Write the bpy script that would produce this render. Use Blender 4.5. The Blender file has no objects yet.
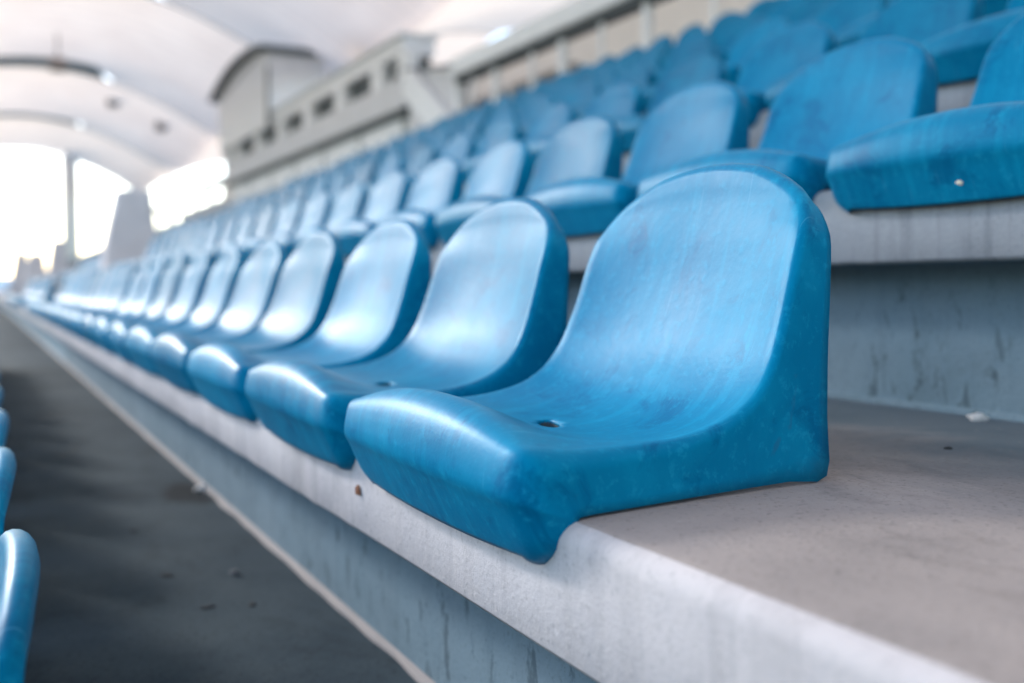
import bpy, bmesh, math, random
from mathutils import Vector, noise
random.seed(7)
R_ = math.radians
sc = bpy.context.scene
COL = sc.collection

# ---------------------------------------------------------------- dimensions (metres, camera at the origin)
PITCH = 0.503            # seat spacing along a row
SEAT0 = 0.925            # centre of the nearest front-row seat
TREAD, RISE = 0.79, 0.352
EDGE1, Z1 = 0.418, -0.193        # front edge and tread level of the front row
LIP_T, REC = 0.121, 0.113        # thickness of the tread slab, set-back of the riser
SEATX = 0.378 - EDGE1            # seat front relative to the tread edge
NROWS = 8
Y0, Y1 = -3.0, 62.0
GROUND = -3.2

def edge(r): return EDGE1 + TREAD*(r-1) + (0.055 if r == 0 else 0)
def lev(r): return Z1 + RISE*(r-1)

# ---------------------------------------------------------------- helpers
def link(o, parent=None):
    COL.objects.link(o)
    if parent is not None: o.parent = parent
    return o
def mesh_obj(name, verts, faces, mat, parent=None, smooth=False, loc=None):
    me = bpy.data.meshes.new(name); me.from_pydata(verts, [], faces); me.update()
    if smooth: me.polygons.foreach_set('use_smooth', [True]*len(me.polygons))
    for m in (mat if isinstance(mat, (list, tuple)) else [mat]): me.materials.append(m)
    o = bpy.data.objects.new(name, me)
    if loc: o.location = loc
    return link(o, parent)
def tag(o, label=None, cat=None, group=None, kind=None):
    if label: o['label'] = label
    if cat: o['category'] = cat
    if group: o['group'] = group
    if kind: o['kind'] = kind
    return o
def empty(name, loc, label, cat, group=None):
    o = bpy.data.objects.new(name, None); o.location = tuple(c*KS for c in loc); o.empty_display_size = .1
    link(o); return tag(o, label, cat, group)

KS = 1.0                 # size factor of the pieces being built
class MB:
    def __init__(s): s.v = []; s.f = []
    def box(s, x0, x1, y0, y1, z0, z1):
        n = len(s.v)
        s.v += [(x0,y0,z0),(x1,y0,z0),(x1,y1,z0),(x0,y1,z0),(x0,y0,z1),(x1,y0,z1),(x1,y1,z1),(x0,y1,z1)]
        s.f += [tuple(n+i for i in q) for q in ((0,3,2,1),(4,5,6,7),(0,1,5,4),(1,2,6,5),(2,3,7,6),(3,0,4,7))]
        return s
    def prism(s, poly, axis, a, b):
        """polygon of 2-D points pushed along an axis ('x': poly=(y,z), 'y': poly=(x,z))"""
        n = len(s.v); k = len(poly)
        for t in (a, b):
            for p, q in poly: s.v.append((t,p,q) if axis == 'x' else (p,t,q))
        s.f.append(tuple(n+i for i in range(k))[::-1]); s.f.append(tuple(n+k+i for i in range(k)))
        for i in range(k):
            j = (i+1) % k
            s.f.append((n+i, n+j, n+k+j, n+k+i))
        return s
    def tube(s, p0, p1, r, seg=10, r1=None):
        p0, p1 = Vector(p0), Vector(p1); d = (p1-p0).normalized(); r1 = r if r1 is None else r1
        a = d.orthogonal().normalized(); b = d.cross(a); n = len(s.v)
        for p, rr in ((p0, r), (p1, r1)):
            for i in range(seg):
                t = 2*math.pi*i/seg
                s.v.append(tuple(p + a*math.cos(t)*rr + b*math.sin(t)*rr))
        for i in range(seg):
            j = (i+1) % seg
            s.f.append((n+i, n+j, n+seg+j, n+seg+i))
        s.f.append(tuple(n+i for i in range(seg))[::-1]); s.f.append(tuple(n+seg+i for i in range(seg)))
        return s
    def build(s, name, mat, parent=None, bevel=0, smooth=False, loc=None):
        if KS != 1: s.v = [(x*KS, y*KS, z*KS) for x, y, z in s.v]; loc = tuple(c*KS for c in loc) if loc else None
        if parent is not None and loc is None:
            L = parent.location; v = [(x-L.x, y-L.y, z-L.z) for x, y, z in s.v]
        elif loc is not None: v = [(x-loc[0], y-loc[1], z-loc[2]) for x, y, z in s.v]
        else: v = s.v
        o = mesh_obj(name, v, s.f, mat, parent, smooth, loc)
        bm = bmesh.new(); bm.from_mesh(o.data)
        bmesh.ops.recalc_face_normals(bm, faces=bm.faces)
        bm.to_mesh(o.data); bm.free()
        if bevel:
            m = o.modifiers.new('bevel', 'BEVEL'); m.width = bevel; m.segments = 2; m.limit_method = 'ANGLE'
        return o

# ---------------------------------------------------------------- materials
class NT:
    def __init__(s, name):
        s.m = bpy.data.materials.new(name); s.m.use_nodes = True
        s.t = s.m.node_tree; s.b = s.t.nodes['Principled BSDF']; s.out = s.t.nodes['Material Output']
    def n(s, typ, **kw):
        x = s.t.nodes.new(typ)
        for k, v in kw.items():
            if k in x.inputs.keys(): x.inputs[k].default_value = v
            else: setattr(x, k, v)
        return x
    def l(s, a, b): s.t.links.new(a, b)
    def noise(s, vec, scale, detail=5, rough=.55, dist=0):
        x = s.n('ShaderNodeTexNoise'); x.inputs['Scale'].default_value = scale; x.inputs['Detail'].default_value = detail
        x.inputs['Roughness'].default_value = rough; x.inputs['Distortion'].default_value = dist
        s.l(vec, x.inputs['Vector']); return x.outputs['Fac']
    def ramp(s, fac, stops):
        x = s.n('ShaderNodeValToRGB'); e = x.color_ramp.elements
        while len(e) < len(stops): e.new(.5)
        for q, (p, c) in zip(e, stops):
            q.position = p; q.color = (c, c, c, 1) if not isinstance(c, tuple) else (*c, 1)
        s.l(fac, x.inputs['Fac']); return x.outputs['Color']
    def mapping(s, vec, scale=(1,1,1), rot=(0,0,0)):
        x = s.n('ShaderNodeMapping'); x.inputs['Scale'].default_value = scale; x.inputs['Rotation'].default_value = rot
        s.l(vec, x.inputs['Vector']); return x.outputs['Vector']
    def mix(s, fac, a, b, mode='MIX'):
        x = s.n('ShaderNodeMix', data_type='RGBA', blend_type=mode)
        for v, i in ((fac, 0), (a, 6), (b, 7)):
            if hasattr(v, 'links'): s.l(v, x.inputs[i])
            else: x.inputs[i].default_value = v if not isinstance(v, tuple) else (*v, 1)
        return x.outputs[2]
    def math(s, op, a, b=0.0, clamp=False):
        x = s.n('ShaderNodeMath', operation=op); x.use_clamp = clamp
        for v, i in ((a, 0), (b, 1)):
            if hasattr(v, 'links'): s.l(v, x.inputs[i])
            else: x.inputs[i].default_value = v
        return x.outputs[0]
    def bump(s, h, strength, dist, prev=None):
        x = s.n('ShaderNodeBump'); x.inputs['Strength'].default_value = strength; x.inputs['Distance'].default_value = dist
        s.l(h, x.inputs['Height'])
        if prev is not None: s.l(prev, x.inputs['Normal'])
        return x.outputs['Normal']

def plastic():
    k = NT('blue_plastic')
    tc = k.n('ShaderNodeTexCoord'); oi = k.n('ShaderNodeObjectInfo')
    off = k.n('ShaderNodeVectorMath', operation='MULTIPLY_ADD')
    cmb = k.n('ShaderNodeCombineXYZ')
    for i in range(3): k.l(oi.outputs['Random'], cmb.inputs[i])
    k.l(cmb.outputs[0], off.inputs[0]); off.inputs[1].default_value = (37, 61, 23); k.l(tc.outputs['Object'], off.inputs[2])
    v = off.outputs[0]
    big = k.noise(v, 6, 4, .6, .4)
    streak = k.noise(k.mapping(v, (7, 55, 5)), 1.0, 5, .6, .2)       # rain streaks run down the back
    fine = k.noise(v, 90, 4, .65)
    chalk = k.math('MULTIPLY', k.ramp(big, [(.42, 0.), (.66, 1.)]), .42)
    chalk = k.math('ADD', chalk, k.math('MULTIPLY', k.ramp(streak, [(.50, 0.), (.64, 1.)]), .38), True)
    c = k.mix(chalk, (.0002, .138, .272), (.003, .228, .39))
    c = k.mix(k.math('MULTIPLY', k.ramp(k.noise(v, 11, 6, .7, .8), [(.54, 0.), (.64, 1.)]), .6), c, (.0002, .080, .19))
    c = k.mix(k.math('MULTIPLY', k.ramp(fine, [(.54, 0.), (.68, 1.)]), .42), c, (.012, .27, .44))
    # sparse dark scuffs
    scv = k.noise(k.mapping(v, (18, 60, 18), (.4, .2, .9)), 1.3, 3, .5, 1.2)
    c = k.mix(k.math('MULTIPLY', k.ramp(scv, [(.70, 0.), (.76, 1.)]), .45), c, (.02, .10, .2))
    # pale hairline scratches
    for rot, sc_ in ((.5, 210), (-.35, 260)):
        sv = k.noise(k.mapping(v, (6, sc_, 9), (rot*.4, 0, rot)), 1.0, 2, .5, .3)
        c = k.mix(k.math('MULTIPLY', k.ramp(sv, [(.72, 0.), (.76, 1.)]), .35), c, (.10, .36, .52))
    # small brightness drift between seats
    hv = k.n('ShaderNodeHueSaturation'); k.l(c, hv.inputs['Color'])
    k.l(k.math('MULTIPLY_ADD', oi.outputs['Random'], .24), hv.inputs['Value'])
    nd = hv.inputs['Value'].links[0].from_node; nd.inputs[2].default_value = .88
    k.l(hv.outputs['Color'], k.b.inputs['Base Color'])
    r = k.math('MULTIPLY_ADD', big, .20); r.node.inputs[2].default_value = .28
    r = k.math('ADD', r, k.math('MULTIPLY', fine, .08))
    k.l(r, k.b.inputs['Roughness'])
    k.b.inputs['Specular IOR Level'].default_value = .16; k.b.inputs['Specular Tint'].default_value = (.03, .6, 1, 1)
    nrm = k.bump(k.noise(v, 24, 4, .6), .10, .004)
    nrm = k.bump(fine, .24, .0013, nrm)
    k.l(nrm, k.b.inputs['Normal'])
    return k.m

def concrete(name, light, dark, streaks=0., stain=.5, blotch=0., rough=.85, grit=1., back_shade=0., spot=None):
    k = NT(name)
    tc = k.n('ShaderNodeTexCoord'); oi = k.n('ShaderNodeObjectInfo')
    off = k.n('ShaderNodeVectorMath', operation='MULTIPLY_ADD'); cmb = k.n('ShaderNodeCombineXYZ')
    for i in range(3): k.l(oi.outputs['Random'], cmb.inputs[i])
    k.l(cmb.outputs[0], off.inputs[0]); off.inputs[1].default_value = (31, 47, 19); k.l(tc.outputs['Object'], off.inputs[2])
    v = off.outputs[0]
    c = k.mix(k.ramp(k.noise(v, 1.7, 6, .6, .3), [(.35, 0.), (.65, 1.)]), dark, light)
    c = k.mix(k.math('MULTIPLY', k.ramp(k.noise(v, 9, 7, .68), [(.42, 0.), (.62, 1.)]), .55), c, tuple(x*.86 for x in light))
    c = k.mix(k.math('MULTIPLY', k.ramp(k.noise(k.mapping(v, (1, .5, 1)), 4.2, 8, .7, 1.), [(.52, 0.), (.70, 1.)]), stain), c, tuple(x*.45 for x in dark))
    if streaks:
        s1 = k.noise(k.mapping(v, (3, 16, 1.6)), 1.5, 6, .6, .3)
        c = k.mix(k.math('MULTIPLY', k.ramp(s1, [(.5, 0.), (.68, 1.)]), streaks), c, tuple(x*.5 for x in dark))
    if blotch:                                       # mould blotches, dark and ragged
        s2 = k.noise(k.mapping(v, (22, 30, 13)), 1.0, 7, .72, .5)
        msk = k.math('MULTIPLY', k.ramp(s2, [(.545, 0.), (.62, 1.)]), k.ramp(k.noise(v, 3.1, 3), [(.34, 0.), (.50, 1.)]))
        c = k.mix(k.math('MULTIPLY', msk, blotch), c, tuple(x*.3 for x in dark))
    if back_shade:                                        # shade painted in towards the back of the tread, ragged edge
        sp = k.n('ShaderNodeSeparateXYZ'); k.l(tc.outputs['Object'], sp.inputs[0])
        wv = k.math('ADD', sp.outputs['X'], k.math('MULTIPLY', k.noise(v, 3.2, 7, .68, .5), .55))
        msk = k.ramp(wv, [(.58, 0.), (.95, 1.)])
        c = k.mix(k.math('MULTIPLY', msk, back_shade), c, (.066, .110, .143))
    if spot:                                         # a damp patch with a ragged outline
        vs = k.n('ShaderNodeVectorMath', operation='DISTANCE'); k.l(k.mapping(tc.outputs['Object'], (1, .42, 0)), vs.inputs[0])
        vs.inputs[1].default_value = (spot[0], spot[1]*.42, 0)
        dd = k.math('ADD', vs.outputs['Value'], k.math('MULTIPLY', k.noise(v, 16, 4), .09))
        c = k.mix(k.math('MULTIPLY', k.ramp(dd, [(.085, 1.), (.125, 0.)]), .85), c, (.004, .008, .012))
    g = k.noise(v, 160, 3, .7)
    c = k.mix(k.math('MULTIPLY', k.ramp(g, [(.56, 0.), (.70, 1.)]), min(.9, .4*grit)), c, tuple(x*.55 for x in dark))
    c = k.mix(k.math('MULTIPLY', k.ramp(k.noise(v, 60, 3, .7), [(.66, 0.), (.74, 1.)]), .28), c, tuple(min(1, x*1.35) for x in light))
    k.l(c, k.b.inputs['Base Color']); k.b.inputs['Roughness'].default_value = rough
    k.b.inputs['Specular IOR Level'].default_value = .1
    n1 = k.bump(k.noise(v, 14, 8, .7), .35, .006)
    n1 = k.bump(g, min(.9, .35*grit), .0018, n1)
    k.l(n1, k.b.inputs['Normal'])
    return k.m

def paint(name, col, rough=.5, var=.12, metal=0.):
    k = NT(name); tc = k.n('ShaderNodeTexCoord'); v = tc.outputs['Object']
    c = k.mix(k.ramp(k.noise(v, 2.3, 6, .65, .3), [(.35, 0.), (.7, 1.)]), col, tuple(x*(1-var) for x in col))
    c = k.mix(k.math('MULTIPLY', k.ramp(k.noise(k.mapping(v, (2, 2, .4)), 3, 5), [(.55, 0.), (.75, 1.)]), .25), c, tuple(x*.7 for x in col))
    k.l(c, k.b.inputs['Base Color']); k.b.inputs['Roughness'].default_value = rough; k.b.inputs['Metallic'].default_value = metal
    k.l(k.bump(k.noise(v, 30, 5), .1, .003), k.b.inputs['Normal'])
    return k.m

def fabric():
    k = NT('roof_membrane'); tc = k.n('ShaderNodeTexCoord'); v = tc.outputs['Object']
    c = k.mix(k.ramp(k.noise(v, .5, 6, .6, .4), [(.35, 0.), (.7, 1.)]), (.93, .785, .665), (.84, .69, .58))
    w = k.n('ShaderNodeTexWave', wave_type='BANDS', bands_direction='Y'); w.inputs['Scale'].default_value = .42; w.inputs['Distortion'].default_value = .4
    k.l(v, w.inputs['Vector'])
    c = k.mix(k.math('MULTIPLY', k.ramp(w.outputs['Fac'], [(.93, 0.), (.985, 1.)]), .35), c, (.55, .49, .45))
    k.l(c, k.b.inputs['Base Color']); k.b.inputs['Roughness'].default_value = .7
    tr = k.n('ShaderNodeBsdfTranslucent'); k.l(c, tr.inputs['Color'])
    mx = k.n('ShaderNodeMixShader'); mx.inputs[0].default_value = .50
    k.l(k.b.outputs[0], mx.inputs[1]); k.l(tr.outputs[0], mx.inputs[2]); k.l(mx.outputs[0], k.out.inputs['Surface'])
    return k.m

def glass():
    k = NT('window_glass')
    k.b.inputs['Base Color'].default_value = (.62, .74, .80, 1); k.b.inputs['Roughness'].default_value = .08
    k.b.inputs['Specular IOR Level'].default_value = .9
    tc = k.n('ShaderNodeTexCoord')
    k.l(k.bump(k.noise(tc.outputs['Object'], 1.1, 2), .05, .01), k.b.inputs['Normal'])
    return k.m

M = dict(
    blue=plastic(),
    tread=concrete('tread_concrete', (.385, .342, .325), (.225, .205, .20), stain=.7, back_shade=.85, grit=1.4),
    lip_upper=concrete('upper_lip_concrete', (.36, .375, .395), (.24, .26, .285), streaks=.5, stain=.3),  # darker tone for the lips above the front row
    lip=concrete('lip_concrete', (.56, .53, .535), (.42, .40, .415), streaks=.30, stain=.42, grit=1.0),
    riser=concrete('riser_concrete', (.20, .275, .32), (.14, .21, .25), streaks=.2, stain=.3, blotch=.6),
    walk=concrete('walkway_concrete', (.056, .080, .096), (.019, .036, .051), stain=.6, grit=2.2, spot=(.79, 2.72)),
    pier=concrete('pier_concrete', (.78, .73, .75), (.68, .63, .65), streaks=.12, stain=.2),
    sealant=paint('joint_sealant', (.27, .25, .245), .8),
    white=paint('white_paint', (.86, .87, .90), .45, .06),
    offwhite=paint('cream_render', (.88, .85, .82), .8, .08),
    grey=paint('grey_render', (.72, .71, .74), .8, .1),
    taupe=paint('taupe_panel', (.34, .30, .29), .8, .1),
    dark=paint('dark_steel', (.045, .065, .075), .5, .1),
    steel=paint('galvanised_steel', (.55, .56, .58), .4, .1, .6),
    fabric=fabric(), glass=glass(), added_bank=paint('added_bank_blue', (.012, .06, .14), .7), hollow_dark=paint('hollow_grey', (.10, .15, .17), .6),
    ground=concrete('pitch_turf', (.055, .085, .030), (.040, .065, .022), stain=.2, grit=.3),
    chip=paint('stone_chip', (.72, .68, .64), .9), walk_chip=paint('grey_chip', (.12, .13, .14), .9), paper=paint('paper_scrap', (.75, .74, .72), .8),
    grit=paint('dark_grit', (.02, .025, .03), .9), drop=paint('dried_dropping', (.62, .56, .45), .8),
    rust=paint('rust', (.20, .075, .035), .9),
)

# ---------------------------------------------------------------- ground and terrace
g = MB(); g.v = [(-900,-900,GROUND),(900,-900,GROUND),(900,900,GROUND),(-900,900,GROUND)]; g.f = [(0,1,2,3)]
tag(g.build('ground', M['ground']), kind='structure')

def ystations(fine):
    ys = [Y0]
    while ys[-1] < Y1:
        y = ys[-1]; ys.append(min(Y1, y + (.03 if fine and -0.2 < y < 3.2 else .12 if fine and y < 8 else .6)))
    return ys

def step(r):
    """one precast step: the tread slab with a rounded nose, the set-back riser under it"""
    e, z = edge(r), lev(r)
    bx = (edge(r+1)+REC) if r < NROWS else 12.5                     # foot of the next riser
    zb = lev(r-1) if r > -2 else GROUND
    rr = .020 if r == 1 else .018
    prof = [(bx+.05, z, 0), (e+.30, z, 0), (e+.12, z, 0)]
    for i in range(6):
        a = R_(90*i/5); prof.append((e+rr-rr*math.sin(a), z-rr+rr*math.cos(a), 0 if i < 2 else 1))
    prof += [(e+.002, z-LIP_T*.5, 1), (e+.003, z-LIP_T+.006, 1), (e+.008, z-LIP_T, 1), (e+REC-.01, z-LIP_T+.001, 2),
             (e+REC, z-LIP_T-.006, 2), (e+REC+.001, (z-LIP_T+zb)/2, 2), (e+REC, zb-.05, 2)]
    ys = ystations(r in (0, 1, 2)); n = len(prof); v = []; f = []; mi = []
    for y in ys:
        for j, (x, zz, m) in enumerate(prof):
            d = 0
            if r in (1, 2) and 3 <= j <= 11:
                d = .0022*noise.noise(Vector((r*9., y*9, j*.25))) + .0014*noise.noise(Vector((5., y*31, j*.4)))
                if 4 <= j <= 8: d -= .004*max(0, noise.noise(Vector((r*3., y*14, 2.)))-.32)*-1.5
            v.append((x+d-e, y, zz-abs(d)*.6-z))
    for i in range(len(ys)-1):
        for j in range(n-1):
            a = i*n+j; f.append((a, a+1, a+n+1, a+n)); mi.append(prof[j+1][2] if prof[j][2] != 0 or prof[j+1][2] == 0 else 1)
    for i0 in (0, (len(ys)-1)*n):                                   # closed ends
        pass
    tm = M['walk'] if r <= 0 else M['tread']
    o = mesh_obj('terrace_step', v, f, [tm, M['lip'] if r <= 1 else M['lip_upper'], M['riser']], smooth=True, loc=(e, 0, z))
    for p, m in zip(o.data.polygons, mi): p.material_index = m
    bm = bmesh.new(); bm.from_mesh(o.data); bmesh.ops.recalc_face_normals(bm, faces=bm.faces)
    up = [q for q in bm.faces if abs(q.normal.z) > .99 and q.calc_center_median().x > .2]
    if up and up[0].normal.z < 0: bmesh.ops.reverse_faces(bm, faces=bm.faces)
    bm.to_mesh(o.data); bm.free()
    tag(o, kind='structure')
    if r in (1, 2):                                                 # mortar bead along the foot of the riser
        w = .010 if r == 1 else .006
        vv, ff = [], []
        for i, y in enumerate(ys):
            d = .004*noise.noise(Vector((y*7, r*5., 0))); x = e+REC
            vv += [(px-e, y, pz-z) for px, pz in ((x+.004, zb+.011), (x-w*.7+d, zb+.010), (x-w+d*1.5, zb+.001), (x-w+d*1.5, zb-.01))]
            if i: 
                for j in range(3): a = (i-1)*4+j; ff.append((a, a+1, a+5, a+4))
        s = mesh_obj('joint_sealant', vv, ff, M['sealant'] if r == 1 else M['riser'], o, True)
        bm = bmesh.new(); bm.from_mesh(s.data); bmesh.ops.recalc_face_normals(bm, faces=bm.faces)
        bm.to_mesh(s.data); bm.free()
    return o
for r in range(-2, NROWS+1): step(r)

# ---------------------------------------------------------------- the seat
#   centre (x,z) | side (x,z) half width, edge radius | foot of the side panel (x,z)
ST = [
 ((.024,-.042), (.026,-.037), .207, .022, (.058,-.035)),
 ((.015,-.024), (.018,-.022), .224, .024, (.057,-.020)),
 ((.001,.006), (.005,.007), .228, .032, (.056,-.005)),
 ((-.008,.026), (-.002,.023), .229, .035, (.057,.001)),
 ((-.004,.058), (.003,.050), .229, .034, (.059,.002)),
 ((.007,.078), (.012,.061), .228, .030, (.064,.002)),
 ((.026,.088), (.030,.061), .226, .025, (.072,.002)),
 ((.052,.080), (.058,.057), .224, .021, (.092,.002)),
 ((.088,.060), (.096,.055), .221, .018, (.122,.002)),
 ((.135,.047), (.142,.054), .217, .014, (.166,.002)),
 ((.180,.042), (.190,.057), .213, .011, (.212,.002)),
 ((.227,.046), (.236,.068), .209, .010, (.262,.002)),
 ((.267,.061), (.270,.088), .206, .009, (.312,.002)),
 ((.296,.093), (.292,.116), .203, .009, (.364,.002)),
 ((.317,.127), (.306,.146), .200, .009, (.367,.060)),
 ((.333,.166), (.318,.179), .197, .009, (.370,.120)),
 ((.346,.206), (.329,.214), .195, .009, (.374,.175)),
 ((.356,.246), (.341,.246), .191, .009, (.379,.226)),
 ((.3625,.272), (.350,.263), .183, .010, (.383,.248)),
 ((.367,.2915), (.3575,.278), .171, .0115, (.387,.266)),
 ((.3695,.306), (.362,.2905), .153, .0125, (.390,.279)),
 ((.3715,.316), (.366,.302), .129, .013, (.393,.290)),
 ((.373,.323), (.3695,.3132), .098, .0135, (.396,.300)),
]
def cr(a, b, c, d, t):
    return .5*((2*b) + (-a+c)*t + (2*a-5*b+4*c-d)*t*t + (-a+3*b-3*c+d)*t**3)
def stations(k=3):
    flat = [(*c, *s, w, r, *q) for c, s, w, r, q in ST]; out = []
    for i in range(len(flat)-1):
        a, b, c, d = flat[max(0, i-1)], flat[i], flat[i+1], flat[min(len(flat)-1, i+2)]
        for j in range(k): out.append([cr(a[m], b[m], c[m], d[m], j/k) for m in range(8)])
    out.append(list(flat[-1])); return out

def seat_mesh():
    S = stations(3); NT_, NA = 36, 6; bm = bmesh.new(); G = []
    for si, (cx, cz, sx, sz, w, r, qx, qz) in enumerate(S):
        row = []; u = min(1, max(0, (si/3-13)/4)); pw = 3.0-1.0*u-.8*min(1, max(0, (10-si/3)/3))
        for i in range(NT_+1):
            t = -1 + 2*i/NT_; b = abs(t)**pw
            row.append(Vector((cx+(sx-cx)*b, t*(w-r), cz+(sz-cz)*b)))
        G.append(row)
    V = [[bm.verts.new(p) for p in row] for row in G]
    for i in range(len(V)-1):
        for j in range(NT_): bm.faces.new((V[i][j], V[i+1][j], V[i+1][j+1], V[i][j+1]))
    nS = len(S)
    loop = [(i, 0) for i in range(nS)] + [(nS-1, j) for j in range(1, NT_)] + [(i, NT_) for i in range(nS-1, -1, -1)]
    P = [G[i][j] for i, j in loop]; rings = []; OD = []
    for k, (i, j) in enumerate(loop):
        cx, cz, sx, sz, w, r, qx, qz = S[i]
        B = P[k]; T = (P[min(k+1, len(P)-1)] - P[max(k-1, 0)]).normalized()
        i0, i1 = max(0, i-1), min(nS-1, i+1)
        dx, dz = S[i1][2]-S[i0][2], S[i1][3]-S[i0][3]
        N = Vector((-dz, 0, dx)).normalized()
        o = T.cross(N).normalized()
        yt = B.y/(w-r) if w > r else 0
        Q = Vector((qx, math.copysign(w, B.y), qz)) if j in (0, NT_) else Vector((qx, yt*w, qz + (G[i][j].z - sz)))
        d = Q - B; d = d - o*d.dot(o); d.normalize()
        OD.append([o, d, r, Q])
    for _ in range(6):
        new = []
        for k in range(len(OD)):
            a, b, c = OD[max(0, k-1)], OD[k], OD[min(len(OD)-1, k+1)]
            o = (a[0]+b[0]*2+c[0]).normalized(); d = a[1]+b[1]*2+c[1]; d = (d-o*d.dot(o)).normalized()
            new.append([o, d, (a[2]+2*b[2]+c[2])/4, b[3]])
        OD = new
    for k, (i, j) in enumerate(loop):
        B = P[k]; o, d, r, Q = OD[k]
        rg = [V[i][j]]
        u = 1 if 0 < j < NT_ else min(1, max(0, (i/3-17)/4.6)); u = u*u*(3-2*u); us = min(1, max(0, (i/3-16)/3))
        for a in range(1, NA+1):
            an = R_((90+50*u)*a/NA); rg.append(bm.verts.new(B + o*r*math.sin(an) + d*r*(1-math.cos(an))))
        E = rg[-1].co.copy()
        Q = Q.lerp(Vector((Q.x, E.y, E.z-.001)), us).lerp(Vector((E.x+.002, E.y*.985, E.z-.010)), u)
        for a in range(1, 5): rg.append(bm.verts.new(E.lerp(Q, a/4)))
        rings.append(rg)
    for k in range(len(rings)-1):
        for a in range(len(rings[0])-1):
            try: bm.faces.new((rings[k][a], rings[k][a+1], rings[k+1][a+1], rings[k+1][a]))
            except ValueError: pass
    bmesh.ops.recalc_face_normals(bm, faces=bm.faces)
    bm.faces.ensure_lookup_table()
    ctr = min(bm.faces, key=lambda q: (q.calc_center_median()-Vector((.16,0,.055))).length)
    if ctr.normal.z < 0: bmesh.ops.reverse_faces(bm, faces=bm.faces)
    me = bpy.data.meshes.new('shell'); bm.to_mesh(me); bm.free()
    me.polygons.foreach_set('use_smooth', [True]*len(me.polygons))
    return me

HOLE = (.168, .012, .0435)
def seat_shell_mesh():
    tmp = bpy.data.objects.new('shell_source', seat_mesh()); COL.objects.link(tmp)
    so = tmp.modifiers.new('s', 'SOLIDIFY'); so.thickness = .0045; so.offset = -1
    cut = MB().tube((HOLE[0], HOLE[1], 0), (HOLE[0], HOLE[1], .15), 1.0, 32).build('cutter', M['blue'], loc=(HOLE[0], HOLE[1], 0))
    cut.scale = (.0125, .036, 1); cut.rotation_euler = (0, 0, R_(-26))
    bo = tmp.modifiers.new('b', 'BOOLEAN'); bo.operation = 'DIFFERENCE'; bo.object = cut; bo.solver = 'EXACT'
    dg = bpy.context.evaluated_depsgraph_get(); dg.update()
    me = bpy.data.meshes.new_from_object(tmp.evaluated_get(dg)); me.name = 'seat_shell'
    for o in (tmp, cut): bpy.data.objects.remove(o)
    me.materials.clear(); me.materials.append(M['blue'])
    me.polygons.foreach_set('use_smooth', [True]*len(me.polygons))
    return me
SHELL = seat_shell_mesh()
# the bolt socket, coloured dark for the shade inside the hole, and its bolt
mb = MB(); n = 24
for zz, rad in ((HOLE[2]-.0035, 1.0), (HOLE[2]-.040, .85)):
    for i in range(n):
        a_, b_ = .0127*rad*math.cos(2*math.pi*i/n), .0362*rad*math.sin(2*math.pi*i/n); q_ = R_(-26)
        mb.v.append((HOLE[0]+a_*math.cos(q_)-b_*math.sin(q_), HOLE[1]+a_*math.sin(q_)+b_*math.cos(q_), zz))
mb.f = [(i, (i+1) % n, n+(i+1) % n, n+i) for i in range(n)] + [tuple(range(n, 2*n))]
t_ = mb.build('bolt_socket', M['dark'], loc=(0, 0, 0)); SOCKET = t_.data; bpy.data.objects.remove(t_)
t_ = MB().tube((HOLE[0], HOLE[1], HOLE[2]-.040), (HOLE[0], HOLE[1], HOLE[2]-.032), .0068, 6).build('bolt', M['dark'], loc=(0,0,0))
BOLT = t_.data; bpy.data.objects.remove(t_)

ORD = ['', 'first', 'second', 'third', 'fourth', 'fifth', 'sixth', 'seventh', 'eighth', 'ninth', 'tenth', 'eleventh', 'twelfth',
       'thirteenth', 'fourteenth', 'fifteenth', 'sixteenth', 'seventeenth', 'eighteenth', 'nineteenth', 'twentieth',
       'twenty-first', 'twenty-second', 'twenty-third', 'twenty-fourth', 'twenty-fifth', 'twenty-sixth', 'twenty-seventh', 'twenty-eighth', 'twenty-ninth', 'thirtieth']
ROWN = ['lower row across the walkway', 'front row on the bright ledge', 'second row', 'third row', 'fourth row', 'fifth row', 'sixth row', 'seventh row', 'top row']
def seat(x, y, z, label, group, parts):
    root = empty('stadium_seat', (x, y, z), label, 'seat', group)
    root.rotation_euler = (random.gauss(0, .004), random.gauss(0, .007), random.gauss(0, .013))
    for nm, me in (('shell', SHELL),) + ((('bolt_socket', SOCKET), ('bolt', BOLT)) if parts else ()):
        o = bpy.data.objects.new(nm, me); link(o, root)
    return root
BLOCK_END = 10.95
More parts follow.
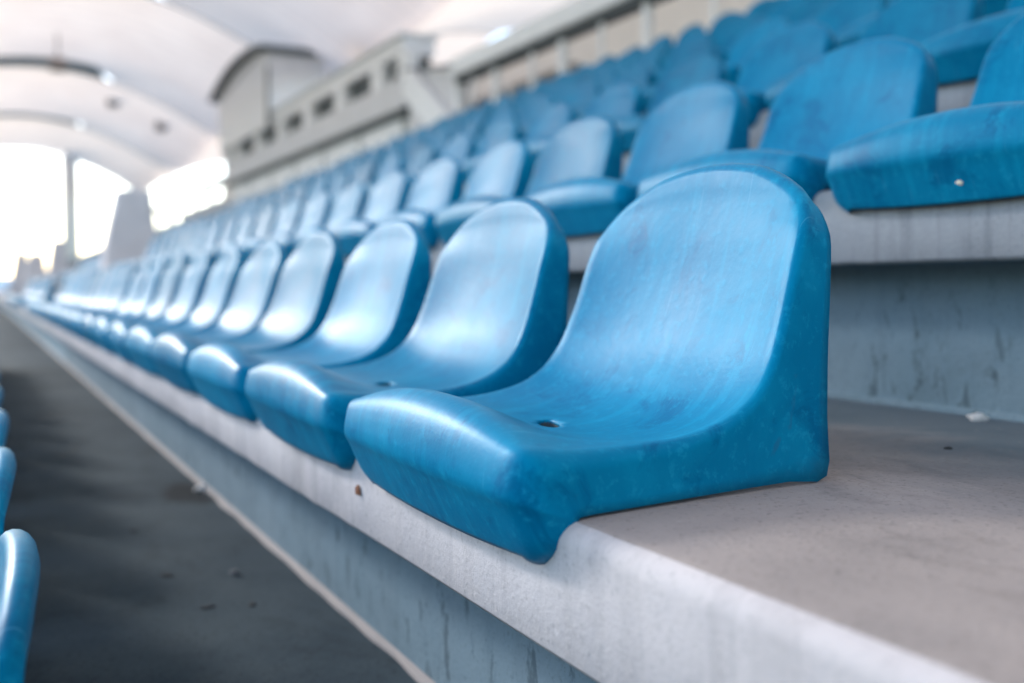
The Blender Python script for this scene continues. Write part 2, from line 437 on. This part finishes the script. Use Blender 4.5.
for r in range(0, NROWS+1):
    x, z = edge(r)+SEATX + (-.005 if r == 0 else 0), lev(r)
    c0 = SEAT0 + (.012 if r == 2 else .02 if r > 2 else 0) + (.015 if r == 0 else 0)
    n0 = 0 if r <= 1 else math.floor((x/1.444 - c0 - .23)/PITCH)
    n, k = n0, 0
    while c0+n*PITCH < (BLOCK_END if r <= 2 else 14.4):
        if r < 2 or c0+n*PITCH+.23 > x/1.444: k += 1
        if r == 0 and k > 14: break
        if r == 1:
            lab = 'sharp end seat of the front row, nearest blue seat beside the bare ledge' if k == 1 else \
                  'blue plastic seat, %s from the near end of the front row' % ORD[k]
        elif r == 0:
            lab = 'dark blue seat back at the left edge, %s from the bottom beside the walkway' % ORD[k]
        else:
            lab = 'blue plastic seat just past the right frame edge in the %s' % ROWN[r] if k == 0 else 'blue plastic seat, %s from the right end in the %s of the terrace' % (ORD[k], ROWN[r])
        s = seat(x, c0+n*PITCH, z, lab, 'blue seats of the %s' % ROWN[r], r in (1, 2) and k <= 7)
        if r == 2 and k == 1:
            dv = []
            o = MB().tube((0,0,0), (.001,0,0), .004, 8).build('bird_dropping', M['drop'], loc=(0,0,0)); o.parent = s
            me = o.data; me.clear_geometry()
            bm = bmesh.new(); bmesh.ops.create_icosphere(bm, subdivisions=2, radius=.0055)
            for q in bm.verts: q.co = Vector((q.co.x*.45, q.co.y*1.25, q.co.z*(.9 + .5*noise.noise(q.co*300))))
            bm.to_mesh(me); bm.free(); me.materials.clear(); me.materials.append(M['drop'])
            o.location = (.012, -.02, -.014)
        n += 1
# seats of the next block, beyond the first concrete pier
for r in (1, 2, 3):
    x, z = edge(r)+SEATX, lev(r); y = 12.9; k = 0
    while y < 18.6:
        k += 1
        seat(x, y, z, 'far blurred blue seat behind the first grey pier, %s in the %s' % (ORD[k], ['', 'lowest row', 'middle row', 'upper row'][r]),
             'blue seats of the far block', False)
        y += PITCH

# ---------------------------------------------------------------- concrete piers along the terrace
PL = ['tall tapered grey concrete pier at the far end of the second row', 'tapered grey concrete pier beyond the far block of seats',
      'small distant grey pier, third one along the terrace', 'faint farthest grey pier at the left end of the terrace']
for i, (x0, y, zt) in enumerate(((1.20, 11.35, 1.05), (1.10, 20.0, .88), (1.05, 29.0, .92), (.98, 38.0, 1.25))):
    p = MB().prism([(x0-.07, lev(1)-.01), (x0+.58, lev(1)-.01), (x0+.50, .62), (x0+.46, zt), (x0+.13, zt+.005), (x0-.01, .45)] if i != 1 else
                   [(x0-.02, lev(1)-.01), (x0+.40, lev(1)-.01), (x0+.33, .50), (x0+.29, zt), (x0+.10, zt), (x0+.02, .40)], 'y', y, y+.42)
    o = p.build('concrete_pier', M['pier'], bevel=.02, loc=(x0+.25, y+.2, lev(1)))
    tag(o, PL[i], 'pier', 'concrete piers along the terrace')

# ---------------------------------------------------------------- back of the stand: concourse frame and press box
KS = 4/3
ZC = lev(NROWS)/KS + .001                                             # concourse level
XF = 6.0
t = empty('concourse_frame', (XF+.1, 8, ZC), 'white painted beam on slim posts above the top row of seats', 'beam frame')
MB().box(XF-.02, XF+.26, 3.0, 13.12, 3.0, 3.24).build('beam', M['white'], t, .01)
MB().box(XF+.02, XF+.20, 3.0, 13.0, 2.90, 3.0).build('soffit_channel', M['dark'], t)
for y in (13.05, 12.5, 11.86, 10.85, 10.15, 9.3, 8.47, 7.4, 6.2, 5.0):
    w = .085 if y in (13.05, 11.86, 10.15, 8.47, 6.2) else .045
    MB().box(XF+.05, XF+.05+w, y-w/2, y+w/2, ZC, 2.91).build('post', M['white'], t, .005)
t = MB().box(8.9, 9.15, -25, 42, ZC, 4.4).build('rear_wall', M['offwhite'], loc=(9, 20, ZC))
tag(t, 'long cream wall closing the back of the concourse behind the posts', 'wall')
t = empty('panel_screen', (6.8, 12.6, ZC), 'low taupe panelled screen behind the posts at the beam end', 'screen')
MB().box(6.7, 6.8, 10.9, 14.4, ZC, 2.86).build('panel', M['taupe'], t, .005)
for y in (11.2, 11.9, 12.6, 13.3, 14.0): MB().box(6.66, 6.70, y-.05, y+.05, ZC, 2.84).build('batten', M['white'], t)

t = empty('stair_flight', (6.2, 13.8, ZC), 'white sloping stair stringer against a grey gable beside the press box', 'stairs')
MB().prism([(12.85, 2.10), (13.05, 2.42), (14.55, 3.40), (14.75, 3.20), (14.75, 3.0), (13.1, 1.95)], 'x', 5.92, 6.06).build('stringer', M['white'], t, .008)
MB().prism([(12.95, ZC), (12.95, 3.12), (14.9, 3.42), (14.9, ZC)], 'x', 6.10, 6.22).build('gable_wall', M['grey'], t, .008)
MB().tube((6.0, 13.0, 3.14), (6.0, 14.9, 3.46), .028, 8).build('handrail', M['dark'], t)

PB = empty('press_box', (7.2, 21.5, ZC), 'long pale press box with a slotted window band and a curved roof booth', 'building')
MB().box(6.0, 6.8, 14.95, 28.0, 2.88, 3.36).build('parapet', M['grey'], PB, .02)
MB().box(6.04, 6.6, 15.0, 22.9, 3.74, 4.02).build('upper_wall', M['white'], PB, .02)
MB().box(5.98, 6.66, 14.95, 22.93, 4.02, 4.07).build('roof', M['white'], PB, .02)
MB().box(6.2, 6.55, 15.1, 27.9, 3.36, 3.74).build('window_recess', M['dark'], PB)
for y in (14.98, 16.2, 18.2, 20.3, 22.4, 24.5, 26.7, 27.9):
    MB().box(6.03, 6.2, y-.26, y+.26, 3.36, 3.74).build('mullion', M['white'], PB)
MB().box(6.03, 6.78, 15.0, 28.0, 2.79, 2.88).build('soffit_beam', M['dark'], PB)
for i in range(6):
    a = 15.4 + i*2.1
    w = MB().box(6.15, 6.25, a, a+1.9, ZC+.1, 2.78).build('window', M['white'], PB)
    MB().box(6.135, 6.15, a+.1, a+1.8, ZC+.3, 2.66).build('pane', M['glass'], w, loc=(0,0,0))
    w.location = (0,0,0)
MB().box(6.26, 6.75, 15.0, 28.0, ZC, 2.785).build('lower_wall', M['offwhite'], PB)
# the booth: straight near corner, roof curving down to the far end
def crown(y): return 5.12 + .48*(1-((y-25.2)/3.6)**2)
ysb = [22.95+5.35*i/14 for i in range(15)]
MB().prism([(22.95, 3.74)] + [(y, crown(y)) for y in ysb] + [(28.3, 3.74)], 'x', 5.94, 7.2).build('booth', M['white'], PB, .01)
ysr = [22.8+5.9*i/14 for i in range(15)]
MB().prism([(y, crown(y)+.13) for y in ysr] + [(y, crown(y)+.004) for y in ysr[::-1]], 'x', 5.75, 7.3).build('booth_roof', M['dark'], PB)
MB().prism([(24.3, crown(24.3)-.01), (28.2, crown(28.2)-.01), (28.2, crown(28.2)-.16), (24.3, crown(24.3)-.16)], 'x', 5.90, 5.94).build('fascia', M['grey'], PB)
MB().box(5.90, 5.94, 22.9, 23.02, 3.75, 5.05).build('corner_post', M['dark'], PB)

t = empty('gallery_railing', (6, 34, ZC), 'pale grey gallery railing and low wall continuing beyond the press box', 'railing')
MB().box(5.95, 6.1, 28.3, 42.0, 2.86, 3.10).build('top_band', M['grey'], t, .01)
MB().box(6.0, 6.2, 28.3, 34.5, ZC, 2.50).build('low_wall', M['grey'], t, .01)
MB().box(5.98, 6.08, 34.5, 42.0, ZC, 2.2).build('kick_wall', M['grey'], t, .01)
for y in (30, 32.4, 34.8, 37.2, 39.6, 41.8): MB().box(5.98, 6.07, y-.05, y+.05, ZC, 2.86).build('post', M['grey'], t)

# ---------------------------------------------------------------- tensile roof
def zprof(x): return 5.45 + 1.95*abs(math.cos(math.pi*(x-2)/11.2))**.85
def roof():
    xs = [-3.6 + .34*i for i in range(51)]; v = []; f = []
    bays = [(-7+11*i, 4+11*i) for i in range(-2, 6)]
    for y0, y1 in bays:
        base = len(v); ny = 26
        for j in range(ny+1):
            q = j/ny; y = y0+(y1-y0)*q+.0
            for x in xs:
                zz = zprof(x)
                lens = max(0, 1-((x-1.9)/2.1)**2)
                lift = 1.35*lens*max(0, 1-(1-q)*3.2)**1.4 if y0 > 0 else 0
                v.append((x, y, zz - .55*math.sin(math.pi*q)**1.0 + lift + .04*noise.noise(Vector((x*.5, y*.4, 0)))))
        k = len(xs)
        for j in range(ny):
            for i in range(k-1):
                a = base+j*k+i; f.append((a, a+1, a+k+1, a+k))
    return v, f, xs
rt = empty('tensile_roof', (0, 20, 5.5), 'vast cream tensile membrane roof with scalloped edge over the stand', 'roof')
v, f, xs = roof()
o = mesh_obj('membrane', [(x*KS, (y-20)*KS, (z-5.5)*KS) for x, y, z in v], f, M['fabric'], rt, True)
for i in range(2, 6):                                         # dark panels painted in for the shadowed hollows under the raised lips
    y = -7+11*i; poly = []
    for s in range(17): x = -.2+4.2*s/16; poly.append((x, zprof(x)+1.35*max(0, 1-((x-1.9)/2.1)**2)+.02))
    for s in range(16, -1, -1): x = -.2+4.2*s/16; poly.append((x, zprof(x)-.02))
    MB().prism(poly, 'y', y+.02, y+.06).build('hollow_shade_panel', M['hollow_dark'], rt)
for i in range(-1, 7):
    y = -7+11*i
    c = MB()
    for a, b in zip(xs[:-1], xs[1:]): c.tube((a, y, zprof(a)-.06), (b, y, zprof(b)-.06), .035, 6)
    c.build('rib_cable', M['white'], rt)
for x, y, lab in ((4.05, 54.0, 'thick white roof mast standing far off in the bright opening'),
                  (7.6, 20.8, 'slim pale mast rising above the press box to the roof')):
    zb = GROUND/KS if y > 40 else 5.08
    m = empty('roof_mast', (x, y, zb), lab, 'mast', 'masts holding the roof')
    rr = .40 if y > 40 else .12
    MB().tube((x, y, zb), (x, y, zprof(x)+.3), rr, 16).build('pole', M['white'], m, smooth=True)
    if y < 40: MB().tube((x, y, zprof(x)-.45), (x, y, zprof(x)+.1), rr*1.1, 12, rr*3).build('collar', M['steel'], m, smooth=True)

KS = 1.0
# small unlit floodlights hanging from the roof
for x, y, z, drop, lab in ((2.7, 40.0, 8.1, 1.1, 'leftmost of three small dark floodlights hanging under the roof'),
                           (5.9, 52.0, 9.0, .8, 'middle one of three small dark floodlights hanging under the roof'),
                           (8.1, 52.0, 8.0, .7, 'rightmost of three small dark floodlights hanging under the roof')):
    t = empty('floodlight', (x, y, z), lab, 'floodlight', 'floodlights under the roof')
    MB().prism([(y-.22, z-.12), (y+.2, z-.26), (y+.3, z+.12), (y-.1, z+.24)], 'x', x-.26, x+.26).build('housing', M['taupe'], t, .02)
    MB().tube((x, y+.05, z+.15), (x, y+.05, z+.15+drop), .035, 8).build('hanger', M['taupe'], t)
# far end of the ground: a pale stand under a thin roof
def added_stand(name, label, along, x0, x1, y0, y1):
    """unseen stand added to darken seat reflections: dark bank, roof on columns"""
    t = empty(name, ((x0+x1)/2, (y0+y1)/2, GROUND), label, 'stand')
    bank, roof_, cols = MB(), MB(), MB()
    for i in range(14):
        z0, z1 = GROUND, GROUND+1.2+i*.95
        if along == 'y': bank.box(x1-(i+1)*1.9, x1-i*1.9, y0, y1, z0, z1)
        else: bank.box(x0, x1, y0+i*1.9, y0+(i+1)*1.9, z0, z1)
    bank.build('seating_bank', M['added_bank'], t)  # bank of the added unseen stand
    if along == 'y':
        roof_.prism([(x1-6, 15.2), (x0, 17.5), (x0, 18.0), (x1-6, 15.7)], 'y', y0, y1)
        for k in range(12): cols.tube((x1-24.5, y0+4+k*(y1-y0-8)/11, GROUND), (x1-24.5, y0+4+k*(y1-y0-8)/11, 17.2), .35, 8)
        MB().box(x0, x0+.4, y0, y1, GROUND, 17.4).build('rear_wall', M['taupe'], t)
    else:
        roof_.prism([(y0+6, 17.2), (y1, 19.5), (y1, 20.1), (y0+6, 17.8)], 'x', x0, x1)
        for k in range(5): cols.tube((x0+3+k*(x1-x0-6)/4, y0+24.5, GROUND), (x0+3+k*(x1-x0-6)/4, y0+24.5, 19.0), .35, 8)
        MB().box(x0, x1, y1-.4, y1, GROUND, 19.4).build('rear_wall', M['taupe'], t)
    roof_.build('roof', M['taupe'], t); cols.build('added_columns', M['steel'], t)  # roof and columns of the added unseen stand
added_stand('added_side_stand', 'unseen stand added across the pitch to darken seat reflections', 'y', -86, -58, 70, 175)
added_stand('added_end_stand', 'unseen stand added past the far end to darken seat reflections', 'x', -56, -5, 108, 138)
fs = empty('far_stand', (10, 112, GROUND), 'distant pale stand with a thin white roof beyond the pitch', 'stand')
b = MB()
for i in range(10): b.box(-3, 60, 105+i*1.2, 106.2+i*1.2, GROUND, GROUND+.6+i*.42)
b.build('seating_bank', M['white'], fs)
MB().prism([(104, 13.6), (126, 16.0), (126, 16.5), (104, 14.0)], 'x', -3, 60).build('roof', M['white'], fs)
for x in range(-2, 61, 11): MB().tube((x, 122, GROUND), (x, 122, 15.4), .3, 10).build('column', M['white'], fs)

# ---------------------------------------------------------------- litter and chips
def pebble(name, loc, size, mat, label, cat, group=None, seed=0):
    bm = bmesh.new(); bmesh.ops.create_icosphere(bm, subdivisions=3, radius=1)
    for q in bm.verts:
        d = 1 + .35*noise.noise(q.co*1.3+Vector((seed, 0, 0))) + .15*noise.noise(q.co*3.1+Vector((0, seed, 0)))
        q.co = Vector((q.co.x*size[0]*d, q.co.y*size[1]*d, max(-.3, q.co.z)*size[2]*d))
    me = bpy.data.meshes.new(name); bm.to_mesh(me); bm.free(); me.materials.append(mat)
    o = bpy.data.objects.new(name, me); o.location = (loc[0], loc[1], loc[2]+size[2]*.28); o.rotation_euler = (0, 0, seed)
    link(o); return tag(o, label, cat, group)
pebble('stone_chip', (1.285, .958, lev(1)), (.009, .015, .008), M['chip'], 'broken white chip lying at the foot of the second step', 'stone', seed=1.3)
pebble('paper_scrap', (.515, 2.74, lev(0)), (.014, .022, .012), M['paper'], 'crumpled white paper scrap on the dark walkway by the kerb', 'litter', seed=2.1)
pebble('pebble', (.415, 1.90, lev(0)), (.009, .011, .007), M['walk_chip'], 'small dark grey pebble on the walkway, largest of the loose bits', 'stone', seed=.4)
for i, (x, y, s, lab) in enumerate(((.30, 1.95, .010, 'dark flat grit fleck in the middle of the walkway'),
        (.33, 1.72, .009, 'dark grit fleck below the middle of the walkway'),
        (.40, 1.70, .007, 'tiny dark fleck on the walkway nearest the kerb side'),
        (.29, 2.35, .008, 'dark fleck on the walkway farthest from the camera'))):
    pebble('grit_fleck', (x, y, lev(0)), (s*.8, s*1.5, .003), M['grit'], lab, 'grit', 'dark flecks on the walkway', seed=i+.7)
for i, (x, y, s, lab) in enumerate(((.80, .88, .0028, 'tiny black speck on the ledge close behind the end seat'),
        (1.02, .80, .004, 'dark speck on the ledge right of the end seat'))):
    pebble('speck', (x, y, lev(1)), (s, s*1.3, s*.6), M['grit'], lab, 'grit', 'specks on the ledge', seed=i+3.1)
pebble('rust_spot', (edge(1)-.001, 1.197, -.262), (.0015, .006, .010), M['rust'], 'brown rust spot on the ledge face under the second seat', 'rust spot', seed=.2)

# ---------------------------------------------------------------- light, sky, camera
SUN_EL, SUN_AZ = R_(25.5), R_(-22)                     # azimuth measured from +Y towards +X: the open pitch side, slightly ahead
w = bpy.data.worlds.new('World'); sc.world = w; w.use_nodes = True
nt = w.node_tree; bg = nt.nodes['Background']
sky = nt.nodes.new('ShaderNodeTexSky'); sky.sky_type = 'NISHITA'; sky.sun_disc = False
sky.sun_elevation = SUN_EL; sky.sun_rotation = SUN_AZ; sky.dust_density = 1.0; sky.air_density = 1.0; sky.ozone_density = 1.5
nt.links.new(sky.outputs[0], bg.inputs['Color']); bg.inputs['Strength'].default_value = .15
sd = bpy.data.lights.new('Sun', 'SUN'); sd.energy = 1.5; sd.angle = R_(13); sd.color = (1, .95, .90)
so = bpy.data.objects.new('Sun', sd); link(so)
dv = Vector((math.sin(SUN_AZ)*math.cos(SUN_EL), math.cos(SUN_AZ)*math.cos(SUN_EL), math.sin(SUN_EL)))
so.rotation_euler = dv.to_track_quat('Z', 'Y').to_euler(); so.location = dv*30

cam = bpy.data.cameras.new('Camera'); co = bpy.data.objects.new('Camera', cam); link(co)
cam.lens = 35; cam.sensor_width = 36; cam.clip_start = .02; cam.clip_end = 3000
co.rotation_euler = (R_(90-3.076), 0, R_(-28.086))
cam.dof.use_dof = True; cam.dof.focus_distance = .98; cam.dof.aperture_fstop = 2.5; cam.dof.aperture_blades = 0
sc.camera = co

sc.view_settings.view_transform = 'Standard'; sc.view_settings.look = 'None'
sc.view_settings.gamma = 1; sc.view_settings.exposure = 1.85; sc.view_settings.use_curve_mapping = False
sc.cycles.use_denoising = True
sc.cycles.max_bounces = 8; sc.cycles.diffuse_bounces = 5; sc.cycles.transmission_bounces = 4
sc.cycles.sample_clamp_indirect = 8
